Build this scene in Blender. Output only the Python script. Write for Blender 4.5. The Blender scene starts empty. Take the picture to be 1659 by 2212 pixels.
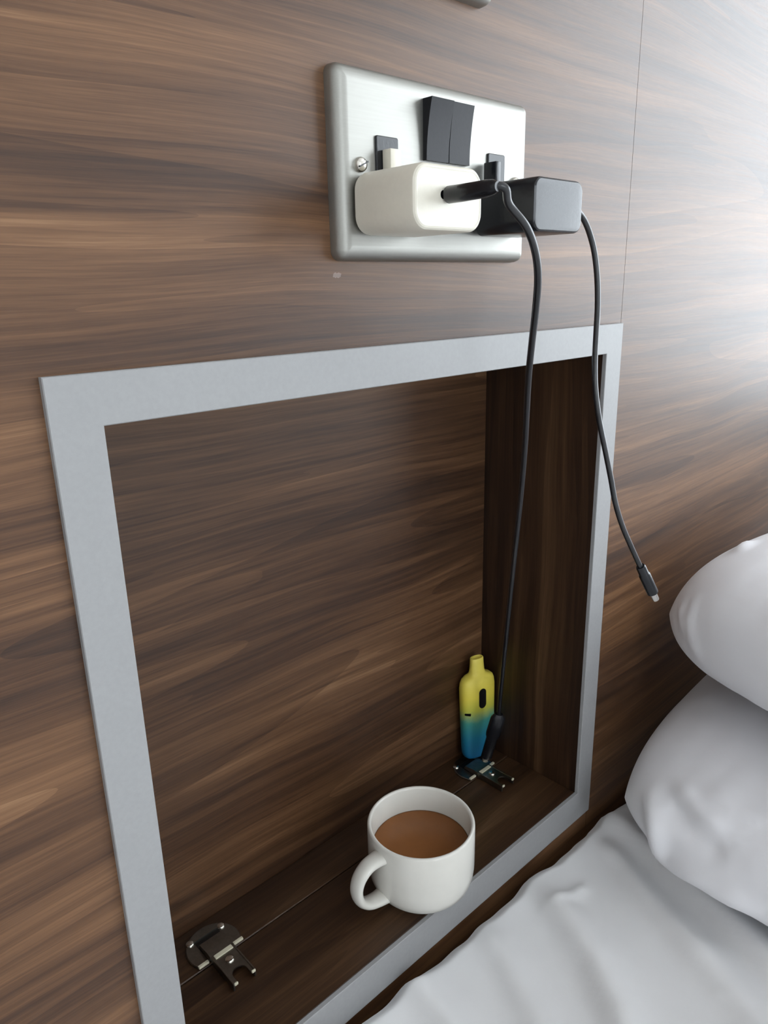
import bpy, bmesh, math, random
from mathutils import Vector, Matrix, noise
from mathutils.bvhtree import BVHTree

random.seed(7)
SC = bpy.context.scene
COL = SC.collection
OZ = 1.15                      # the wall plate's corner hangs 1.15 m above the room floor
def W3(x, y, z): return Vector((x, y, z + OZ))

# ------------------------------------------------------------------ camera
cam_d = bpy.data.cameras.new('camera')
cam = bpy.data.objects.new('camera', cam_d); COL.objects.link(cam)
RC = ((0.72865131, -0.68452268, -0.02227026), (-0.2166821, -0.1995604, -0.95562781), (0.64970465, 0.70114503, -0.29373376))
ax, ay, az = Vector(RC[0]), -Vector(RC[1]), -Vector(RC[2])
CP = W3(-0.23994, -0.29286, -0.09884)
M = Matrix((ax, ay, az)).transposed().to_4x4(); M.translation = CP
cam.matrix_world = M
cam_d.sensor_fit = 'VERTICAL'; cam_d.sensor_height = 36.0
cam_d.lens = 1578.0 / 2212.0 * 36.0
cam_d.clip_start = 0.005; cam_d.clip_end = 60
SC.camera = cam

# ------------------------------------------------------------------ sky and daylight
world = bpy.data.worlds.new('overcast_sky'); SC.world = world
world.use_nodes = True
bg = world.node_tree.nodes['Background']
bg.inputs['Color'].default_value = (0.86, 0.935, 1.0, 1); bg.inputs['Strength'].default_value = 7.0
WX = 1.75                                   # the wall that holds the bright window
WY0, WY1, WZ0, WZ1 = -2.10, -0.08, 0.72, 2.12   # its opening (y, height)
VX0, VX1, VZ0, VZ1 = -0.95, -0.35, 0.80, 2.05   # unseen window added for fill light, in the wall opposite the headboard
RY0 = -2.6
def portal(name, sx, sy, loc, rot):
    pl = bpy.data.lights.new(name, 'AREA'); pl.shape = 'RECTANGLE'; pl.size = sx; pl.size_y = sy
    o = bpy.data.objects.new(name, pl); COL.objects.link(o); o.location = loc; o.rotation_euler = rot
    pl.cycles.is_portal = True
portal('daylight_portal', WY1 - WY0, WZ1 - WZ0, (WX + 0.09, (WY0 + WY1) / 2, (WZ0 + WZ1) / 2), (math.pi / 2, 0, math.pi / 2))
portal('daylight_portal', VX1 - VX0, VZ1 - VZ0, ((VX0 + VX1) / 2, RY0 - .09, (VZ0 + VZ1) / 2), (math.pi / 2, 0, 0))  # portal of the added fill window
vs = SC.view_settings
vs.view_transform = 'Standard'; vs.look = 'None'; vs.gamma = 1.0; vs.use_curve_mapping = False
vs.exposure = 0.38

# ------------------------------------------------------------------ materials
def newmat(name):
    m = bpy.data.materials.new(name); m.use_nodes = True
    nt = m.node_tree; b = nt.nodes['Principled BSDF']
    return m, nt, b

class G:
    """tiny node-graph helper"""
    def __init__(s, nt): s.nt = nt
    def n(s, t, **k):
        o = s.nt.nodes.new(t)
        for a, v in k.items(): setattr(o, a, v)
        return o
    def put(s, sock, v):
        if hasattr(v, 'is_linked') or isinstance(v, bpy.types.NodeSocket): s.nt.links.new(v, sock)
        else: sock.default_value = v
    def math(s, op, a, b=0.0, c=None):
        o = s.n('ShaderNodeMath', operation=op); s.put(o.inputs[0], a); s.put(o.inputs[1], b)
        if c is not None: s.put(o.inputs[2], c)
        return o.outputs[0]
    def noise(s, vec, scale=1.0, detail=3.0, rough=0.55, dist=0.0):
        o = s.n('ShaderNodeTexNoise'); s.put(o.inputs['Vector'], vec)
        o.inputs['Scale'].default_value = scale; o.inputs['Detail'].default_value = detail
        o.inputs['Roughness'].default_value = rough; o.inputs['Distortion'].default_value = dist
        return o.outputs['Fac']
    def xyz(s, x, y, z):
        o = s.n('ShaderNodeCombineXYZ'); s.put(o.inputs[0], x); s.put(o.inputs[1], y); s.put(o.inputs[2], z)
        return o.outputs[0]
    def pos(s):
        g = s.n('ShaderNodeNewGeometry'); q = s.n('ShaderNodeSeparateXYZ')
        s.nt.links.new(g.outputs['Position'], q.inputs[0]); return q.outputs
    def ramp(s, fac, stops):
        o = s.n('ShaderNodeValToRGB'); s.put(o.inputs[0], fac); e = o.color_ramp.elements
        while len(e) < len(stops): e.new(0.5)
        for i, (p, c) in enumerate(stops): e[i].position = p; e[i].color = (*c, 1)
        return o.outputs[0]
    def bump(s, h, strength, dist, b):
        o = s.n('ShaderNodeBump'); s.put(o.inputs['Height'], h)
        o.inputs['Strength'].default_value = strength; o.inputs['Distance'].default_value = dist
        s.nt.links.new(o.outputs[0], b.inputs['Normal'])

def wood(name, axis='x', off=(0, 0, 0), gain=1.0, rough=0.42, scuff=None):
    m, nt, b = newmat(name); g = G(nt); P = g.pos()
    if axis == 'x': u, c, d = P[0], P[2], P[1]
    elif axis == 'z': u, c, d = P[2], P[1], P[0]
    else: u, c, d = P[0], P[1], P[2]
    u = g.math('ADD', u, off[0]); c = g.math('ADD', c, off[1]); d = g.math('ADD', d, off[2])
    w = g.noise(g.xyz(g.math('MULTIPLY', u, 2.4), g.math('MULTIPLY', c, 6.0), g.math('MULTIPLY', d, 6.0)), 1, 2, .5)
    c2 = g.math('ADD', c, g.math('MULTIPLY', g.math('SUBTRACT', w, .5), .035))
    def st(su, sc, det, rg): return g.noise(g.xyz(g.math('MULTIPLY', u, su), g.math('MULTIPLY', c2, sc), g.math('MULTIPLY', d, sc)), 1, det, rg)
    broad = st(1.6, 24, 3, .55)
    mid = st(3.2, 110, 3, .6)
    fine = st(9.0, 480, 3, .65)
    pores = st(50.0, 1700, 2, .6)
    low = st(.75, 10, 1.2, .5)
    saw = g.math('FRACT', g.math('MULTIPLY', low, 8.0))
    saw2 = g.math('FRACT', g.math('MULTIPLY', st(1.0, 30, 1.5, .5), 7.0))
    v = g.math('MULTIPLY', broad, .80)
    v = g.math('ADD', v, g.math('MULTIPLY', mid, .42))
    v = g.math('ADD', v, g.math('MULTIPLY', fine, .40))
    v = g.math('ADD', v, g.math('MULTIPLY', pores, .14))
    v = g.math('ADD', v, g.math('MULTIPLY', saw, .10))
    v = g.math('ADD', v, g.math('MULTIPLY', saw2, .07))
    v = g.math('SUBTRACT', v, .450)
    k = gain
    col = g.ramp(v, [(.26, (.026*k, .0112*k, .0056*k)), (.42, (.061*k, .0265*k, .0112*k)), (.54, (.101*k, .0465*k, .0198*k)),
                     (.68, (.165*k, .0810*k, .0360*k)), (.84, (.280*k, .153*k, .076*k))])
    if scuff:
        dx = g.math('DIVIDE', g.math('SUBTRACT', P[0], scuff[0]), .0035); dz = g.math('DIVIDE', g.math('SUBTRACT', P[2], scuff[1]), .0016)
        r2 = g.math('ADD', g.math('MULTIPLY', dx, dx), g.math('MULTIPLY', dz, dz))
        r2 = g.math('ADD', r2, g.math('MULTIPLY', g.math('SUBTRACT', g.noise(g.xyz(P[0], P[1], P[2]), 700, 2), .5), 1.6))
        f = g.math('MULTIPLY', g.math('LESS_THAN', r2, .6), .20)
        mx = g.n('ShaderNodeMix', data_type='RGBA'); g.put(mx.inputs[0], f); g.put(mx.inputs[6], col); mx.inputs[7].default_value = (.6, .5, .47, 1)
        col = mx.outputs[2]
    nt.links.new(col, b.inputs['Base Color'])
    rr = g.math('ADD', g.math('MULTIPLY', fine, .10), rough - .05)
    nt.links.new(rr, b.inputs['Roughness'])
    b.inputs['Specular IOR Level'].default_value = .36
    b.inputs['Coat Weight'].default_value = .16; b.inputs['Coat Roughness'].default_value = .42
    g.bump(g.math('ADD', g.math('MULTIPLY', fine, .6), g.math('MULTIPLY', pores, .4)), .12, .0006, b)
    return m

def plain(name, col, rough=.5, metal=0.0, spec=.5, var=.04, scale=120, bump=0.0, coat=0.0, sheen=0.0, bdist=.0005):
    m, nt, b = newmat(name); g = G(nt); P = g.pos(); vec = g.xyz(*P)
    n = g.noise(vec, scale, 3, .6)
    lo = tuple(max(0, c * (1 - var)) for c in col); hi = tuple(min(1, c * (1 + var)) for c in col)
    nt.links.new(g.ramp(n, [(.3, lo), (.7, hi)]), b.inputs['Base Color'])
    b.inputs['Roughness'].default_value = rough; b.inputs['Metallic'].default_value = metal
    b.inputs['Specular IOR Level'].default_value = spec
    if coat: b.inputs['Coat Weight'].default_value = coat; b.inputs['Coat Roughness'].default_value = .08
    if sheen: b.inputs['Sheen Weight'].default_value = sheen
    if bump: g.bump(n, bump, bdist, b)
    return m

def brushed(name, col, rough):
    m, nt, b = newmat(name); g = G(nt); P = g.pos()
    n = g.noise(g.xyz(g.math('MULTIPLY', P[0], 30), g.math('MULTIPLY', P[1], 1200), g.math('MULTIPLY', P[2], 1200)), 1, 2)
    nt.links.new(g.ramp(n, [(.3, tuple(c * .95 for c in col)), (.7, col)]), b.inputs['Base Color'])
    b.inputs['Metallic'].default_value = 1.0; b.inputs['Roughness'].default_value = rough
    g.bump(n, .05, .0002, b)
    return m

def cloth(name, col):
    m, nt, b = newmat(name); g = G(nt); P = g.pos(); vec = g.xyz(*P)
    n = g.noise(vec, 900, 2, .6); n2 = g.noise(vec, 14, 3, .6)
    nt.links.new(g.ramp(n2, [(.3, tuple(c * .96 for c in col)), (.7, col)]), b.inputs['Base Color'])
    b.inputs['Roughness'].default_value = .85; b.inputs['Specular IOR Level'].default_value = .25
    b.inputs['Sheen Weight'].default_value = .15
    g.bump(n, .08, .0005, b)
    return m

def vape_mat(zlo, zhi):
    m, nt, b = newmat('vape_fade'); g = G(nt); P = g.pos()
    t = g.math('DIVIDE', g.math('SUBTRACT', P[2], zlo), zhi - zlo)
    t = g.math('ADD', t, g.math('MULTIPLY', g.math('SUBTRACT', g.noise(g.xyz(*P), 55, 3), .5), .10))
    sp = g.noise(g.xyz(*P), 2600, 1)
    t = g.math('ADD', t, g.math('MULTIPLY', g.math('SUBTRACT', sp, .5), .10))
    nt.links.new(g.ramp(t, [(.0, (.006, .115, .27)), (.22, (.008, .18, .30)), (.40, (.05, .29, .24)), (.52, (.56, .56, .07)), (.66, (.82, .68, .08)), (1, (.82, .68, .12))]), b.inputs['Base Color'])
    b.inputs['Roughness'].default_value = .5
    return m

MAT = dict(
    wall=wood('walnut_panel', 'x', (3.1, .37, .2), 1.0, .42, (W3(.0035, 0, 0).x, W3(0, 0, -.0925).z)),
    wall2=wood('walnut_panel_next', 'x', (3.1, .37, .2), 1.0, .42),
    back=wood('walnut_niche_back_shaded', 'x', (8.3, 1.91, .6), .80, .44),  # niche woods: lowered gain puts the recess's shade into the walnut colour
    side=wood('walnut_niche_side_shaded', 'z', (5.3, 2.2, 1.6), .44, .46),  # shade of the recess darkens this colour too
    shelf=wood('walnut_niche_floor_shaded', 'y', (1.3, 4.2, 2.6), .43, .44),  # floor walnut darkened by gain for the niche's shade
    shelf2=wood('walnut_niche_floor_rear_shaded', 'y', (6.3, 1.2, 3.6), .39, .44),
    frame=plain('grey_paint', (.30, .30, .302), .5, 0, .5, .03, 400, .05),
    steel=brushed('satin_steel', (.36, .355, .33), .48),
    chrome=plain('bright_screw', (.75, .72, .66), .18, 1.0),
    hinge=plain('hinge_nickel', (.24, .225, .20), .30, 1.0, .5, .1, 300),
    hinge_dark=plain('hinge_cup_dark', (.05, .05, .05), .35, .9),
    black=plain('black_plastic', (.008, .009, .012), .24, 0, .45, .1, 500, .1),
    rocker=plain('black_rocker', (.008, .008, .011), .35, 0, .2, .1, 500, .05),
    black_soft=plain('black_cable', (.006, .007, .010), .28, 0, .7, .1, 300),
    white_pl=plain('ivory_plastic', (.74, .70, .60), .38, 0, .5, .02, 300),
    mug=plain('glazed_ceramic', (.72, .70, .645), .16, 0, .5, .02, 60, 0, .3),
    tea=plain('milky_tea', (.235, .092, .030), .28, 0, .35, .05, 60),
    dark=plain('black_window', (.004, .004, .005), .25, 0, .5),
    sheet=cloth('white_cotton', (.87, .87, .88)),
    pillow=cloth('white_pillowcase', (.86, .855, .885)),
    plaster=plain('white_plaster', (.88, .87, .85), .8, 0, .3, .03, 30, .1),
    joint=plain('panel_edge', (.10, .065, .045), .6),
    cream=plain('pale_glint', (.62, .58, .44), .4, 0, .5, .05),  # pale non-metal colour painted in for bright reflections on the hinges
    carpet=plain('grey_carpet', (.42, .39, .36), .95, 0, .2, .2, 200, .4),
    upvc=plain('white_upvc', (.8, .8, .8), .35),
    metal_tip=plain('plug_tip', (.8, .78, .74), .25, 1.0),
    divan=plain('divan_fabric', (.10, .09, .085), .9, 0, .2, .2, 300, .3),
)
mg, ntg, bgm = newmat('window_glass')
_tr = ntg.nodes.new('ShaderNodeBsdfTransparent'); _gl = ntg.nodes.new('ShaderNodeBsdfGlossy'); _gl.inputs['Roughness'].default_value = .02
_mx = ntg.nodes.new('ShaderNodeMixShader'); _mx.inputs[0].default_value = .06
ntg.links.new(_tr.outputs[0], _mx.inputs[1]); ntg.links.new(_gl.outputs[0], _mx.inputs[2])
ntg.links.new(_mx.outputs[0], ntg.nodes['Material Output'].inputs['Surface'])
MAT['glass'] = mg

# ------------------------------------------------------------------ object helpers (shapes in wall coordinates, z measured from the plate's top corner)
def thing(name, label, cat, loc, group=None):
    o = bpy.data.objects.new(name, None); COL.objects.link(o)
    o.location = W3(*loc); o.empty_display_size = .02
    o['label'] = label; o['category'] = cat
    if group: o['group'] = group
    bpy.context.view_layer.update()
    return o
ORG = {}
def obj(name, bm, mat, parent=None, smooth=False, origin=None, label=None):
    """link a bmesh given in wall coordinates as one mesh object"""
    bmesh.ops.translate(bm, verts=bm.verts, vec=(0, 0, OZ))
    if parent is not None: o0 = Vector(ORG.get(parent.name, parent.location))
    elif origin is not None: o0 = W3(*origin)
    else:
        xs = [v.co.x for v in bm.verts]; ys = [v.co.y for v in bm.verts]; zs = [v.co.z for v in bm.verts]
        o0 = Vector(((min(xs) + max(xs)) / 2, (min(ys) + max(ys)) / 2, min(zs)))
    bmesh.ops.translate(bm, verts=bm.verts, vec=-o0)
    bmesh.ops.recalc_face_normals(bm, faces=bm.faces)
    me = bpy.data.meshes.new(name); bm.to_mesh(me); bm.free()
    if smooth:
        for p in me.polygons: p.use_smooth = True
        if smooth != 'all':
            me.update()
            try: me.set_sharp_from_angle(angle=math.radians(smooth if smooth is not True else 40))
            except Exception: pass
    me.materials.append(mat)
    o = bpy.data.objects.new(name, me); COL.objects.link(o)
    if parent is not None: o.parent = parent; ORG[o.name] = o0
    else: o.location = o0; ORG[o.name] = o0
    if label: o['label'] = label
    return o
def tag(o, label, cat, group=None):
    o['label'] = label; o['category'] = cat
    if group: o['group'] = group
    return o
def struct(o): o['kind'] = 'structure'; return o

def box(x0, x1, y0, y1, z0, z1, bev=0.0, seg=2):
    bm = bmesh.new(); addbox(bm, x0, x1, y0, y1, z0, z1)
    if bev: bmesh.ops.bevel(bm, geom=bm.edges[:] + bm.verts[:], offset=bev, segments=seg, affect='EDGES', profile=.5)
    return bm
def addbox(bm, x0, x1, y0, y1, z0, z1):
    v = [bm.verts.new((x, y, z)) for x in (x0, x1) for y in (y0, y1) for z in (z0, z1)]
    for f in ((0, 1, 3, 2), (4, 6, 7, 5), (0, 4, 5, 1), (2, 3, 7, 6), (0, 2, 6, 4), (1, 5, 7, 3)): bm.faces.new([v[i] for i in f])
def rrect(x0, x1, z0, z1, r, n=6):
    pts = []
    for cx, cz, a0 in ((x1 - r, z1 - r, 0), (x0 + r, z1 - r, 90), (x0 + r, z0 + r, 180), (x1 - r, z0 + r, 270)):
        for i in range(n + 1):
            a = math.radians(a0 + 90 * i / n); pts.append((cx + r * math.cos(a), cz + r * math.sin(a)))
    return pts
def loft(loops, cap0=True, cap1=True, closed=True):
    bm = bmesh.new(); rows = [[bm.verts.new(p) for p in L] for L in loops]; n = len(rows[0])
    for a, b in zip(rows, rows[1:]):
        for i in range(n if closed else n - 1):
            j = (i + 1) % n; bm.faces.new((a[i], a[j], b[j], b[i]))
    if cap0: bm.faces.new(rows[0])
    if cap1: bm.faces.new(rows[-1])
    return bm
def plate_loops(x0, x1, z0, z1, r, prof, n=6):
    """prof: (inset, y)"""
    return [[(x, y, z) for x, z in rrect(x0 + i, x1 - i, z0 + i, z1 - i, max(r - i, .0004), n)] for i, y in prof]
def prism_yz(x0, x1, prof):
    return loft([[(x0, y, z) for y, z in prof], [(x1, y, z) for y, z in prof]])
def lathe(cx, cy, prof, n=48, cap0=False, cap1=False):
    return loft([[(cx + r * math.cos(2 * math.pi * i / n), cy + r * math.sin(2 * math.pi * i / n), z) for i in range(n)] for r, z in prof], cap0, cap1)
def catmull(pts, per=8):
    P = [Vector(p) for p in pts]; P = [P[0] * 2 - P[1]] + P + [P[-1] * 2 - P[-2]]; out = []
    for i in range(1, len(P) - 2):
        a, b, c, d = P[i - 1:i + 3]
        for k in range(per):
            t = k / per
            out.append(.5 * ((2 * b) + (c - a) * t + (2 * a - 5 * b + 4 * c - d) * t * t + (3 * b - a - 3 * c + d) * t ** 3))
    out.append(P[-2]); return out
def tube(path, rad, n=12, ref=None, sx=1.0):
    """rad: number or list; ref: fixed side axis for flattened sections"""
    L = []; N = len(path); side = None
    for i, p in enumerate(path):
        t = (path[min(i + 1, N - 1)] - path[max(i - 1, 0)]).normalized()
        if ref is not None: s = (ref - t * ref.dot(t)).normalized()
        elif side is None:
            s = t.cross(Vector((0, 0, 1))); s = (s if s.length > 1e-3 else t.cross(Vector((1, 0, 0)))).normalized()
        else: s = (side - t * side.dot(t)).normalized()
        side = s; q = t.cross(s); r = rad[i] if isinstance(rad, (list, tuple)) else rad
        L.append([tuple(p + s * (r * sx * math.cos(2 * math.pi * k / n)) + q * (r * math.sin(2 * math.pi * k / n))) for k in range(n)])
    return loft(L)
def merge(*bms):
    out = bmesh.new()
    for b in bms:
        me = bpy.data.meshes.new('tmp'); b.to_mesh(me); out.from_mesh(me); b.free(); bpy.data.meshes.remove(me)
    return out
def at(px, py, y):
    """point of the photograph's pixel ray at distance y from the wall plane"""
    d = (ax * ((px - 829.5) / 1578) - ay * ((py - 1106) / 1578) - az)
    o = Vector((CP.x, CP.y, CP.z - OZ)); return o + d * ((y - o.y) / d.y)

# ------------------------------------------------------------------ room shell
RX0, RX1, RH = -1.35, WX, 2.45
F0, F1 = -OZ, RH - OZ
struct(obj('floor', box(RX0 - .1, RX1 + .13, RY0 - .13, .3, F0 - .05, F0), MAT['carpet']))
struct(obj('ceiling', box(RX0 - .1, RX1 + .13, RY0 - .13, .3, F1, F1 + .05), MAT['plaster']))
struct(obj('wall_left', box(RX0 - .1, RX0, RY0, .13, F0, F1), MAT['plaster']))
bm = bmesh.new()
addbox(bm, RX0, VX0, RY0 - .12, RY0, F0, F1); addbox(bm, VX1, RX1, RY0 - .12, RY0, F0, F1)
addbox(bm, VX0, VX1, RY0 - .12, RY0, F0, VZ0 - OZ); addbox(bm, VX0, VX1, RY0 - .12, RY0, VZ1 - OZ, F1)
struct(obj('wall_front', bm, MAT['plaster']))
win = struct(obj('fill_window', box(VX0 + .03, VX1 - .03, RY0 - .05, RY0 - .045, VZ0 - OZ + .03, VZ1 - OZ - .03), MAT['glass']))  # unseen window, added to bring fill light into the room
bm = bmesh.new()
for a in ((VX0, VX0 + .05, VZ0, VZ1), (VX1 - .05, VX1, VZ0, VZ1), (VX0 + .05, VX1 - .05, VZ0, VZ0 + .05), (VX0 + .05, VX1 - .05, VZ1 - .05, VZ1)):
    addbox(bm, a[0], a[1], RY0 - .07, RY0 - .025, a[2] - OZ, a[3] - OZ)
obj('window_frame', bm, MAT['upvc'], win)  # frame of the added fill window
bm = bmesh.new()
addbox(bm, RX1, RX1 + .12, RY0, WY0, F0, F1); addbox(bm, RX1, RX1 + .12, WY1, .13, F0, F1)
addbox(bm, RX1, RX1 + .12, WY0, WY1, F0, WZ0 - OZ); addbox(bm, RX1, RX1 + .12, WY0, WY1, WZ1 - OZ, F1)
struct(obj('wall_right', bm, MAT['plaster']))
win = struct(obj('window_1', box(RX1 + .045, RX1 + .05, WY0 + .03, WY1 - .03, WZ0 - OZ + .03, WZ1 - OZ - .03), MAT['glass']))
bm = bmesh.new(); ym = (WY0 + WY1) / 2
for a in ((WY0, WY0 + .05, WZ0, WZ1), (WY1 - .05, WY1, WZ0, WZ1), (WY0 + .05, WY1 - .05, WZ0, WZ0 + .05), (WY0 + .05, WY1 - .05, WZ1 - .05, WZ1), (ym - .03, ym + .03, WZ0 + .05, WZ1 - .05)):
    addbox(bm, RX1 + .025, RX1 + .07, a[0], a[1], a[2] - OZ, a[3] - OZ)
obj('window_frame', bm, MAT['upvc'], win)
back = struct(obj('wall_back', box(RX0, RX1, .13, .2, F0, F1), MAT['plaster']))
# niche opening and panelling
NL, NR, NT, NB, ND = -.1236, .2570, -.1496, -.5361, .110
SEAM = .2798
bm = bmesh.new()
T = .014; hl, hr, hb, ht = NL - T, NR + T, NB - T, NT + T
for a in ((RX0, hl, F0, F1), (hr, SEAM - .00022, F0, F1), (hl, hr, F0, hb), (hl, hr, ht, F1)): addbox(bm, a[0], a[1], 0, .012, a[2], a[3])
obj('panel', bm, MAT['wall'], back)
obj('panel', box(SEAM + .00022, RX1, 0, .012, F0, F1), MAT['wall2'], back)
bm = bmesh.new(); addbox(bm, SEAM - .00021, SEAM + .00021, .0006, .012, F0, F1); obj('joint_backing', bm, MAT['joint'], back)

niche = thing('wall_niche', 'open walnut niche recessed in the panelled wall below the double socket', 'niche', ((NL + NR) / 2, ND / 2, NB))
obj('back_panel', box(NL - T, NR + T, ND, ND + T, NB - T, NT + T), MAT['back'], niche)
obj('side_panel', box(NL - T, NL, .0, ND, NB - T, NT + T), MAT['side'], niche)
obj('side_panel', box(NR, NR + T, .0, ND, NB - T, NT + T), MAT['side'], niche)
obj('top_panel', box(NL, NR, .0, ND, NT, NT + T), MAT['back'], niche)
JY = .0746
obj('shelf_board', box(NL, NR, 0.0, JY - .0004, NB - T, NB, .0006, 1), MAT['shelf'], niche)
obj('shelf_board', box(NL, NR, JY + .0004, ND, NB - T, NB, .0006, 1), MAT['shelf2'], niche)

# ------------------------------------------------------------------ grey frame, four mitred bars
OL, OR, OT, OB, FY = -.1449, .2782, -.1283, -.5653, -.0032
def ringf(i0, y):
    a = [(OL + i0, OT - i0), (OR - i0, OT - i0), (OR - i0, OB + i0), (OL + i0, OB + i0)]; return [(x, y, z) for x, z in a]
def ringi(i0, y):
    a = [(NL - i0, NT + i0), (NR + i0, NT + i0), (NR + i0, NB - i0), (NL - i0, NB - i0)]; return [(x, y, z) for x, z in a]
bm = loft([ringf(0, 0), ringf(0, FY + .0004), ringf(.0004, FY), ringi(.0004, FY), ringi(0, FY + .0004), ringi(0, 0), ringf(0, 0)], False, False)
bmesh.ops.remove_doubles(bm, verts=bm.verts, dist=1e-6)
tag(obj('niche_frame', bm, MAT['frame'], smooth=30), 'flat grey painted frame around the opening of the wooden niche', 'frame')

# ------------------------------------------------------------------ double socket
PW, PH = .146, .086
sock = thing('double_socket', 'satin steel double wall socket with black rocker switches and two chargers plugged in', 'socket', (PW / 2, 0, -PH))
PF = -.0085
obj('plate', loft(plate_loops(0, PW, -PH, 0, .005, [(0, 0), (.0002, -.0035), (.0010, -.0058), (.0026, -.0074), (.0048, -.0083), (.0068, PF)])), MAT['steel'], sock, smooth=35)
def rocker(x0, x1, up):
    k = 0 if up else .0008
    prof = [(PF + .001, -.0088), (-.0150 + k, -.0088)] + [(-.0150 + k + (.0040 - k) * math.sin(math.pi / 2 * i / 8) ** .9, -.0088 - .0284 * i / 8) for i in range(1, 9)] + [(PF + .001, -.0372)]
    return obj('rocker_switch', prism_yz(x0, x1, prof), MAT['rocker'], sock, smooth=25)
rocker(.0566, .0732, True); rocker(.0738, .0900, False)
for cxp in (.0306, .1150):
    ins = obj('socket_insert', loft(plate_loops(cxp - .0074, cxp + .0074, -.0475, -.0290, .001, [(0, PF + .001), (0, PF - .0008), (.0004, PF - .0012)])), MAT['black'], sock, smooth=35)
for sx_ in (.0132, .1328):
    n = 20; z0 = -.0428
    L = [[(sx_ + r * math.cos(2 * math.pi * i / n), y, z0 + r * math.sin(2 * math.pi * i / n)) for i in range(n)] for r, y in ((.0034, PF + .001), (.0034, PF - .0010), (.0029, PF - .0021), (.0018, PF - .0028), (.0006, PF - .0030))]
    scr = obj('screw', loft(L), MAT['chrome'], sock, smooth=60)
    bm = box(sx_ - .0030, sx_ + .0030, PF - .00312, PF - .0022, z0 - .00035, z0 + .00035)
    bmesh.ops.rotate(bm, verts=bm.verts, cent=(sx_, PF, z0), matrix=Matrix.Rotation(math.radians(-25), 3, 'Y'))
    obj('slot', bm, MAT['hinge_dark'], scr)

# second plate higher up, only its lower corner is in view
sw = thing('light_switch', 'steel light switch plate higher up the wall above the double socket', 'light switch', (.111 - .043, 0, .043))
X1, Z0 = .1135, .0425
obj('plate', loft(plate_loops(X1 - .086, X1, Z0, Z0 + .086, .005, [(0, 0), (.0002, -.0035), (.0010, -.0058), (.0026, -.0074), (.0048, -.0083), (.0068, PF)])), MAT['steel'], sw, smooth=35)
bm = prism_yz(X1 - .052, X1 - .034, [(PF + .001, Z0 + .058), (-.014, Z0 + .058), (-.0112, Z0 + .043), (-.0116, Z0 + .029), (PF + .001, Z0 + .029)])
obj('rocker_switch', bm, MAT['black'], sw)

# ------------------------------------------------------------------ chargers
def charger(name, x0, x1, z0, z1, yf, rad, mat, label, tabw, face_ring):
    c = thing(name, label, 'charger', ((x0 + x1) / 2, PF, z0), 'chargers in the double socket')
    yb = PF - .0014
    body = obj('body', loft(plate_loops(x0, x1, z0, z1, rad, [(.0014, yb), (.0005, yb - .001), (0, yb - .003), (0, yf + .0024), (.0004, yf + .0011), (.0011, yf + .0004), (.0019, yf + .0001), (.0024, yf + .0003), (.0030, yf + .0003)] if face_ring else
                [(.0010, yb), (0, yb - .002), (0, yf + .0016), (.0004, yf + .0006), (.0011, yf + .0001), (.0018, yf)], 8)), mat, c, smooth=24)
    xm = (x0 + x1) / 2
    obj('earth_pin', box(tabw[0], tabw[1], tabw[2], yb, z1 - .004, tabw[3], .0005), mat, c, smooth=35)
    return c
wc = charger('white_charger', .0068, .0540, -.0746, -.0464, -.0505, .0085, MAT['white_pl'], 'ivory white block charger in the double socket with a black lead in its face', (.0266, .0338, -.0158, -.0352), True)
obj('usb_port', loft([[(.0275 + x, y, -.0592 + z) for x, z in rrect(-.0032, .0032, -.0019, .0019, .0018)] for y in (-.0500, -.05035)]), MAT['dark'], wc)
bc = charger('black_charger', .0945, .1395, -.0726, -.0458, -.0510, .0060, MAT['black'], 'black block charger in the double socket with a lead from its side', (.1032, .1075, -.0186, -.0345), False)

# ------------------------------------------------------------------ charging leads
def lead(name, label, pts, rad, loc):
    t = thing(name, label, 'cable', loc, 'charging leads')
    obj('cable', tube(catmull(pts, 8), rad, 12), MAT['black_soft'], t, smooth='all')
    return t
X0, Z0c = .0285, -.0592
pix = [(1100, 442, -.0800), (1137, 490, -.0830), (1156, 542, -.0820), (1162, 600, -.0780), (1157, 670, -.0700), (1149, 740, -.0600), (1142, 810, -.0480), (1138, 880, -.0370), (1134, 960, -.0240),
       (1127, 1050, -.0090), (1117, 1150, .0060), (1106, 1250, .0200), (1097, 1340, .0330), (1089, 1420, .0440), (1082, 1490, .0530), (1077, 1548, .0600)]
P0 = [(X0, -.0735, Z0c + .0008), (X0 + .001, -.0782, Z0c + .0010), (X0 + .0042, -.0805, Z0c - .0004)] + [tuple(at(*q)) for q in pix]
l1 = lead('charging_lead', 'black charging lead hanging from the white charger into the niche', P0, .00185, (X0, -.0505, Z0c))
pth = [Vector((X0, y, Z0c + dz)) for y, dz in ((-.0508, 0), (-.0515, 0), (-.0600, .0), (-.0725, .0003), (-.0770, .0006), (-.0795, .0006))]
obj('plug', tube(pth, [.0034, .0038, .0038, .0037, .0031, .0021], 16, Vector((1, 0, 0)), 1.0), MAT['black'], l1, smooth=40)
A = at(1077, 1546, .0598); B = at(1050, 1636, .0715)
d = (B - A); ref = Vector((.75, -.66, 0))
pth = [A - d * .04, A, A + d * .06, A + d * .40, A + d * .46, A + d * .52, B - d * .03, B]
o = obj('plug', tube(pth, [.0026, .0036, .0046, .0048, .0045, .0037, .0036, .0033], 16, ref, 1.45), MAT['black'], l1, smooth=45)
obj('plug_tip', tube([B - d * .02, B + d * .085, B + d * .10], [.0016, .0016, .0013], 14, ref, 2.0), MAT['metal_tip'], o, smooth=45)

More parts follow.
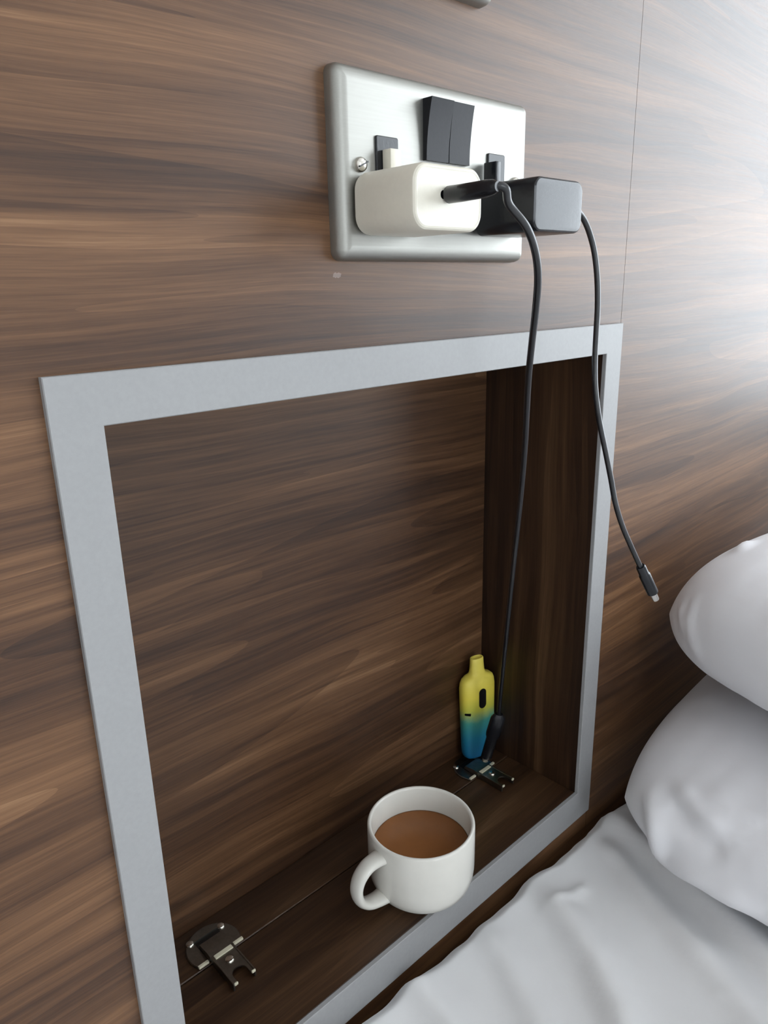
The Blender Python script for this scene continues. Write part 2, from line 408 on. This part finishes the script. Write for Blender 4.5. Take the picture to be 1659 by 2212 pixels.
pix2 = [(1259, 470, -0.0440), (1273, 502, -0.0454), (1284, 545, -0.0473), (1290, 600, -0.0494), (1291, 660, -0.0516), (1288, 720, -0.0539), (1285, 780, -0.0563), (1286, 840, -0.0588), (1294, 905, -0.0614), (1307, 970, -0.0640), (1319, 1030, -0.0667), (1329, 1085, -0.0695), (1344, 1135, -0.0723), (1363, 1180, -0.0751), (1384, 1226, -0.0780)]
P2 = [(.1392, -.0440, -.0575), (.1425, -.0440, -.0585)] + [tuple(at(*q)) for q in pix2]
l2 = lead('charging_lead', 'black charging lead dangling from the black charger past the frame', P2, .00175, (.1392, -.044, -.0575))
A = at(1384, 1224, -.0779); B = at(1410, 1280, -.0795); d = B - A
ref = Vector((.80, -.60, 0))
o = obj('plug', tube([A - d * .02, A + d * .02, A + d * .26, A + d * .30, B - d * .01, B], [.0023, .0027, .0027, .0032, .0032, .0029], 16, ref, 1.2), MAT['black'], l2, smooth=45)
obj('plug_tip', tube([B - d * .02, B + d * .28, B + d * .31], [.0012, .0012, .0010], 14, ref, 1.9), MAT['metal_tip'], o, smooth=45)

# ------------------------------------------------------------------ mug of tea
MX, MY, MR, MH = .0834, .0235, .0401, .0581
mug = thing('mug', 'white ceramic mug of milky tea standing on the niche shelf', 'mug', (MX, MY, NB))
out = [(.0, .0012), (.0225, .0012), (.0245, .0), (.0262, .0), (.0285, .0012), (.0335, .0045), (.0372, .0090), (.0392, .0150), (.0400, .0220), (MR, .0300), (MR, MH - .0016), (MR - .0006, MH - .0004), (MR - .0015, MH), (MR - .0025, MH - .0004), (MR - .0032, MH - .0016),
       (MR - .0036, .025), (.0345, .0140), (.0300, .0080), (.020, .0055), (.0, .0050)]
bm = lathe(MX, MY, [(max(r, .0003), NB + z) for r, z in out], 72, True, True)
obj('body', bm, MAT['mug'], mug, smooth='all')
ha = math.radians(176); hd = Vector((math.cos(ha), math.sin(ha), 0)); hs = Vector((-hd.y, hd.x, 0))
hp = catmull([Vector((MX, MY, NB)) + hd * r + Vector((0, 0, z)) for r, z in ((.0375, .0475), (.0440, .0478), (.0520, .0462), (.0588, .0400), (.0612, .0310), (.0588, .0215), (.0520, .0150), (.0440, .0128), (.0365, .0125))], 6)
nn = len(hp)
obj('handle', tube(hp, [.0036 + .0010 * abs(2 * i / (nn - 1) - 1) ** 3 for i in range(nn)], 16, hs, 1.7), MAT['mug'], mug, smooth='all')
rt = MR - .0036
bm = lathe(MX, MY, [(.0004, NB + .0368), (rt * .6, NB + .0368), (rt - .0012, NB + .0368), (rt - .0002, NB + .0373), (rt - .0002, NB + .0350), (.0004, NB + .0350)], 64, True, True)
obj('tea', bm, MAT['tea'], mug, smooth='all', label='milky brown tea')

# ------------------------------------------------------------------ vape leaning in the niche corner
VX, VY, VZ = .2362, .0970, NB + .0034
vr = math.radians(-11)
vape = thing('vape_pen', 'disposable vape fading from yellow to blue, standing in the niche corner', 'vape', (VX, VY, VZ))
def vsec(hw, ht, z, n=40, e=2.6, dx=0, lean=0.06):
    pts = []
    for i in range(n):
        a = 2 * math.pi * i / n; c, s = math.cos(a), math.sin(a)
        x = hw * math.copysign(abs(c) ** (2 / e), c) + dx; y = ht * math.copysign(abs(s) ** (2 / e), s)
        y += lean * (z - .05) * .6
        pts.append((VX + x * math.cos(vr) - y * math.sin(vr), VY + x * math.sin(vr) + y * math.cos(vr), VZ + z))
    return pts
ZS = .95
secs = [(.0100, .0045, 0), (.0140, .0068, .0008), (.0164, .0082, .0028), (.0178, .0090, .0065), (.0182, .0092, .012), (.0190, .0094, .040), (.0196, .0096, .070), (.0196, .0096, .078), (.0190, .0092, .083), (.0176, .0084, .0865), (.0150, .0074, .0888), (.0112, .0066, .0900), (.0088, .0058, .0915), (.0078, .0052, .0945), (.0072, .0046, .102), (.0070, .0044, .1070), (.0066, .0041, .1078), (.0055, .0033, .1078), (.0050, .0028, .1055)]
vb = obj('body', loft([vsec(a * .97, b * .92, z * ZS) for a, b, z in secs]), vape_mat((VZ + OZ), VZ + OZ + .1), vape, smooth=50)
def vpt(x, y, z):
    y += .06 * (z - .05) * .6
    return (VX + x * math.cos(vr) - y * math.sin(vr), VY + x * math.sin(vr) + y * math.cos(vr), VZ + z)
pp = rrect(-.0040, .0040, -.0100, .0100, .0039, 6)
obj('display_window', loft([[vpt(-.0005 + x, yy, .0640 + z) for x, z in pp] for yy in (-.0078, -.0093)]), MAT['dark'], vape)
pp = rrect(-.0030, .0030, -.0011, .0011, .001, 4)
bm = loft([[vpt(-.0155 + .70 * x - .71 * k, -.0056 - .71 * x - .70 * k, .0505 + z) for x, z in pp] for k in (-.0012, .0010)])
obj('vent_slot', bm, MAT['dark'], vape)

# ------------------------------------------------------------------ hinges on the niche floor
def hinge(hx, label):
    t = thing('cabinet_hinge', label, 'hinge', (hx, JY + .012, NB), 'hinges on the niche floor')
    yc, R = .0855, .0190; z0 = NB + .0001; y0 = .0768
    n = 26; a0 = math.asin((y0 - yc) / R)
    pts = [(hx + R * math.cos(a0 + (math.pi - 2 * a0) * i / n), yc + R * math.sin(a0 + (math.pi - 2 * a0) * i / n)) for i in range(n + 1)]
    def grow(k): return [(hx + (x - hx) * k, yc + (y - yc) * k) for x, y in pts]
    fl = obj('flange', loft([[(x, y, z0) for x, y in grow(1)], [(x, y, z0 + .0010) for x, y in grow(1)], [(x, y, z0 + .0015) for x, y in grow(.97)]]), MAT['hinge'], t, smooth=35)
    obj('cup_recess', box(hx - .0092, hx + .0092, .0840, .0960, z0 + .0010, z0 + .0019), MAT['hinge_dark'], fl)
    obj('cup_edge', box(hx - .0096, hx + .0096, .0960, .0966, z0 + .0010, z0 + .0026), MAT['hinge'], fl)
    for s in (-1, 1):
        sx_, sy_ = hx + s * .0118, .0975 if s < 0 else .0960
        sc = obj('screw', lathe(sx_, sy_, [(.0030, z0 + .0012), (.0030, z0 + .0020), (.0022, z0 + .0027), (.0004, z0 + .0029)], 18, True, True), MAT['chrome'], t, smooth=50)
        obj('pivot_pin', box(hx + s * .0135 - .0038, hx + s * .0135 + .0038, .0745, .0768, z0 + .0016, z0 + .0034, .0004), MAT['cream'], t)
    # raised link plate and forked arm
    prof = [(.0905, z0 + .0020), (.0890, z0 + .0052), (.0780, z0 + .0066), (.0745, z0 + .0058), (.0740, z0 + .0040), (.0760, z0 + .0018)]
    bm = prism_yz(hx - .0088, hx + .0088, prof)
    obj('link', bm, MAT['hinge'], t, smooth=30)
    obj('stop_tab', box(hx - .0068, hx + .0068, .0702, .0738, z0 + .0056, z0 + .0066, .0004), MAT['cream'], t)
    # arm: channel with a round notch at its end
    zt = z0 + .0046; q = []
    L, Rr = hx - .0082, hx + .0082; ya, yb = .0742, .0455; nr = .0052
    q = [(L, ya), (L, yb), (hx - nr, yb)] + [(hx - nr * math.cos(math.pi * i / 10), yb + .0055 + nr * math.sin(math.pi * i / 10)) for i in range(11)] + [(hx + nr, yb), (Rr, yb), (Rr, ya)]
    bm = loft([[(x, y, zt) for x, y in q], [(x, y, zt + .0011) for x, y in q]])
    ar = obj('arm', bm, MAT['hinge'], t)
    for s in (-1, 1):
        xx = hx + s * .0080
        obj('arm_side', box(xx - .0006, xx + .0006, yb, ya, z0 + .0004, zt + .0016, .0003), MAT['hinge'], ar)
        obj('prong_tip', box(hx + s * .0067 - .0014, hx + s * .0067 + .0014, yb - .0008, yb + .0006, zt + .0002, zt + .0022, .0005), MAT['cream'], ar)
    n = 14
    obj('adjuster_screw', lathe(hx, .0640, [(.0030, zt + .0008), (.0030, zt + .0018), (.0024, zt + .0024), (.0004, zt + .0024)], 16, True, True), MAT['chrome'], ar, smooth=50)
    return t
hinge(-.0608, 'bare nickel hinge on the niche floor with nothing resting on it')
hinge(.2190, 'nickel hinge on the niche floor under the vape and the lead end')

# ------------------------------------------------------------------ bed, sheet and pillows
bed = thing('bed', 'bed with a low dark divan and mattress pushed up to the panelled wall', 'bed', (.42, -1.0, F0))
BX0, BX1 = -.55, 1.30
obj('divan_base', box(BX0, BX1, -2.05, -.02, F0, -.86, .01), MAT['divan'], bed)
obj('mattress', box(BX0, BX1, -2.05, -.022, -.859, -.6175, .03, 3), MAT['sheet'], bed, smooth=40)

def sm(a, b, x):
    t = max(0, min(1, (x - a) / (b - a))); return t * t * (3 - 2 * t)
def seg(px, py, ax_, ay_, bx, by):
    dx, dy = bx - ax_, by - ay_; t = ((px - ax_) * dx + (py - ay_) * dy) / (dx * dx + dy * dy); tc = max(0, min(1, t))
    qx, qy = ax_ + dx * tc, ay_ + dy * tc; s = (px - ax_) * dy - (py - ay_) * dx
    return math.hypot(px - qx, py - qy), tc, (1 if s > 0 else -1)
RIDGES = []   # (points, height, width on one side, width on the other)
def gp(p, z=-.580):
    d_ = (ax * ((p[0] - 829.5) / 1578) - ay * ((p[1] - 1106) / 1578) - az); o_ = Vector((CP.x, CP.y, CP.z - OZ)); q = o_ + d_ * ((z - o_.z) / d_.z); return q.x, q.y
def ridge(pts, h, w0, w1): RIDGES.append(([gp(q) for q in pts], h, w0, w1))
ridge([(1285, 1752), (1336, 1800), (1424, 1876), (1540, 1985), (1660, 2112), (1800, 2260)], .014, .009, .024)
ridge([(1282, 1814), (1345, 1890), (1440, 2020), (1560, 2170)], .008, .008, .014)
ridge([(1145, 1920), (1222, 2028), (1275, 2110), (1330, 2230), (1400, 2400)], .013, .010, .020)
ridge([(1020, 2010), (1085, 2110), (1150, 2240), (1220, 2400)], .008, .009, .016)
ridge([(860, 2125), (960, 2250), (1050, 2400)], .009, .010, .016)
ridge([(1180, 1990), (1235, 1960), (1262, 1925)], .003, .005, .005)
ridge([(1470, 2030), (1600, 2200), (1700, 2350)], .007, .012, .020)
def sheet_z(x, y):
    z = -.577 + .007 * (1 - sm(.12, .30, x)) + .012 * (1 - sm(-.06, .13, x)) + .004 * noise.noise(Vector((x * 5, y * 5, 1.3))) + .0016 * noise.noise(Vector((x * 16, y * 11, 4.3)))
    for (P, h, w0, w1) in RIDGES:
        best = (9, 0, 1); n = len(P) - 1
        for i in range(n):
            r = seg(x, y, *P[i], *P[i + 1])
            if r[0] < best[0]: best = (r[0], (i + r[1]) / n, r[2])
        if best[0] > .08: continue
        w = w0 if best[2] > 0 else w1
        z += h * (.35 + .65 * sm(0, .22, best[1])) * (1 - .7 * sm(.75, 1, best[1])) * math.exp(-(best[0] / w) ** 2)
    return z
def make_pillow(cx, cy, cz, D, Th, rz, rx, ry, flat, e, seed):
    L = .72; n, m = 116, 130; bm = bmesh.new(); top, bot = [], []
    R3 = Matrix.Rotation(rz, 3, 'Z') @ Matrix.Rotation(rx, 3, 'X') @ Matrix.Rotation(ry, 3, 'Y')
    for j in range(m + 1):
        rt_, rb_ = [], []
        for i in range(n + 1):
            u = -math.cos(math.pi * i / n); v = -math.cos(math.pi * j / m)
            x = u * (1 - .09 * v ** 6) * L / 2; y = v * (1 - .09 * u ** 6) * D / 2
            h = (max(0, 1 - abs(u) ** e) ** .42) * (max(0, 1 - abs(v) ** e) ** .42)
            rad = min(1, (u ** 8 + v ** 8) ** .125)
            wr = noise.noise(Vector((x * 9 + seed, y * 9, seed))) * .05
            wx = x * 30 + 10 * noise.noise(Vector((x * 6, y * 6, seed + 3)))
            wr += .035 * noise.noise(Vector((wx * .35, y * 42 + seed, seed))) * sm(.45, .85, rad)
            ht = Th * .5 * h * (1 + wr); hb = Th * .5 * h * (1 + wr) * flat
            edge_ = (i in (0, n) or j in (0, m))
            def put(z):
                p = R3 @ Vector((x, y, z)); return bm.verts.new((cx + p.x, cy + p.y, cz + p.z))
            a = put(ht); rt_.append(a); rb_.append(a if edge_ else put(-hb))
        top.append(rt_); bot.append(rb_)
    for S in (top, bot):
        for a, b in zip(S, S[1:]):
            for i in range(n): bm.faces.new((a[i], a[i + 1], b[i + 1], b[i]))
    return bm
def press(bm, tree, gap=.0015):
    """let a soft thing give way beneath what lies on it"""
    for v in bm.verts:
        hit = tree.ray_cast(Vector((v.co.x, v.co.y, -1.2)), Vector((0, 0, 1)))
        if hit[0] is not None and v.co.z > hit[0].z - gap: v.co.z = hit[0].z - gap
def emboss(bm, folds):
    """raise folds in the cloth: each a line of points on the surface, a height and a width"""
    tree = BVHTree.FromBMesh(bm); o_ = Vector((CP.x, CP.y, CP.z - OZ)); bm.normal_update(); mv = {}
    for pts, h, w in folds:
        L = []
        for px, py in pts:
            d_ = (ax * ((px - 829.5) / 1578) - ay * ((py - 1106) / 1578) - az).normalized(); hit = tree.ray_cast(o_, d_)
            if hit[0] is not None: L.append(hit[0])
        if len(L) < 2: continue
        L = catmull(L, 6)
        for v in bm.verts:
            k = min(range(len(L)), key=lambda q: (L[q] - v.co).length_squared); dd = (L[k] - v.co).length
            if dd < 3 * w:
                f = h * math.exp(-(dd / w) ** 2) * min(1, .25 + 4 * min(k, len(L) - 1 - k) / len(L))
                mv[v] = mv.get(v, 0) + f
    nd = {v: v.normal.copy() for v in mv}
    for v, f in mv.items(): v.co += nd[v] * f
bm_up = make_pillow(.6346, -.3004, -.3959, .4563, .1439, -.2404, .0334, -.0049, .7592, 7.139, 7.7)
bmesh.ops.recalc_face_normals(bm_up, faces=bm_up.faces)
emboss(bm_up, [([(1490, 1235), (1475, 1300), (1480, 1370)], .003, .006), ([(1505, 1290), (1490, 1360), (1510, 1420)], .0025, .006), ([(1478, 1228), (1500, 1212), (1530, 1200)], .005, .006), ([(1590, 1195), (1620, 1172)], .004, .006)])
t_up = BVHTree.FromBMesh(bm_up)
bm_lo = make_pillow(.5901, -.2544, -.5135, .4649, .1343, .0092, .0568, -.0516, .6704, 5.1514, 3.1)
bmesh.ops.recalc_face_normals(bm_lo, faces=bm_lo.faces)
emboss(bm_lo, [([(1402, 1722), (1416, 1790), (1440, 1850), (1500, 1890), (1580, 1935), (1655, 1975)], .0075, .009), ([(1460, 1690), (1510, 1750), (1575, 1800)], .0035, .007),
               ([(1440, 1730), (1500, 1800), (1580, 1850)], -.005, .010), ([(1520, 1690), (1590, 1750), (1650, 1780)], .0025, .008)])
press(bm_lo, t_up)
t_lo = BVHTree.FromBMesh(bm_lo)
def make_sheet():
    nx, ny = 260, 180; bm = bmesh.new(); rows = []
    for j in range(ny + 1):
        v = j / ny; y = -.007 - 1.95 * v ** 2.1; row = []
        for i in range(nx + 1):
            u = i / nx; xx = -1 + 2 * u; x = .16 + (.42 * xx + (.76 if xx > 0 else .31) * (abs(xx) ** 3) * (1 if xx > 0 else -1))
            z = sheet_z(x, y)
            wav = .002 + .002 * noise.noise(Vector((x * 14, 2.2, 0))) + .002 * noise.noise(Vector((x * 45, 5.2, 0)))
            yy = y - max(wav, 0) * (1 - sm(.0, .08, -y))
            z -= .010 * (1 - sm(.004, .018, -y))
            edge = min(x - (BX0 - .02), (BX1 + .02) - x)
            z -= .012 * (1 - sm(0, .05, edge))
            row.append(bm.verts.new((x, yy, max(z, -.606))))
        rows.append(row)
    for a, b in zip(rows, rows[1:]):
        for i in range(nx): bm.faces.new((a[i], a[i + 1], b[i + 1], b[i]))
    press(bm, t_lo)
    for v in bm.verts: v.co.z = max(v.co.z, -.612)
    ext = bmesh.ops.extrude_face_region(bm, geom=bm.faces[:])
    bmesh.ops.translate(bm, verts=[q for q in ext['geom'] if isinstance(q, bmesh.types.BMVert)], vec=(0, 0, -.004))
    return bm
tag(obj('bed_sheet', make_sheet(), MAT['sheet'], smooth='all'), 'rumpled white cotton sheet spread over the bed', 'sheet')
tag(obj('pillow', bm_lo, MAT['pillow'], smooth='all'), 'white pillow lying on the sheet beneath the other pillow', 'pillow', 'bed pillows')
tag(obj('pillow', bm_up, MAT['pillow'], smooth='all'), 'plump white pillow on top of the other pillow against the wall', 'pillow', 'bed pillows')
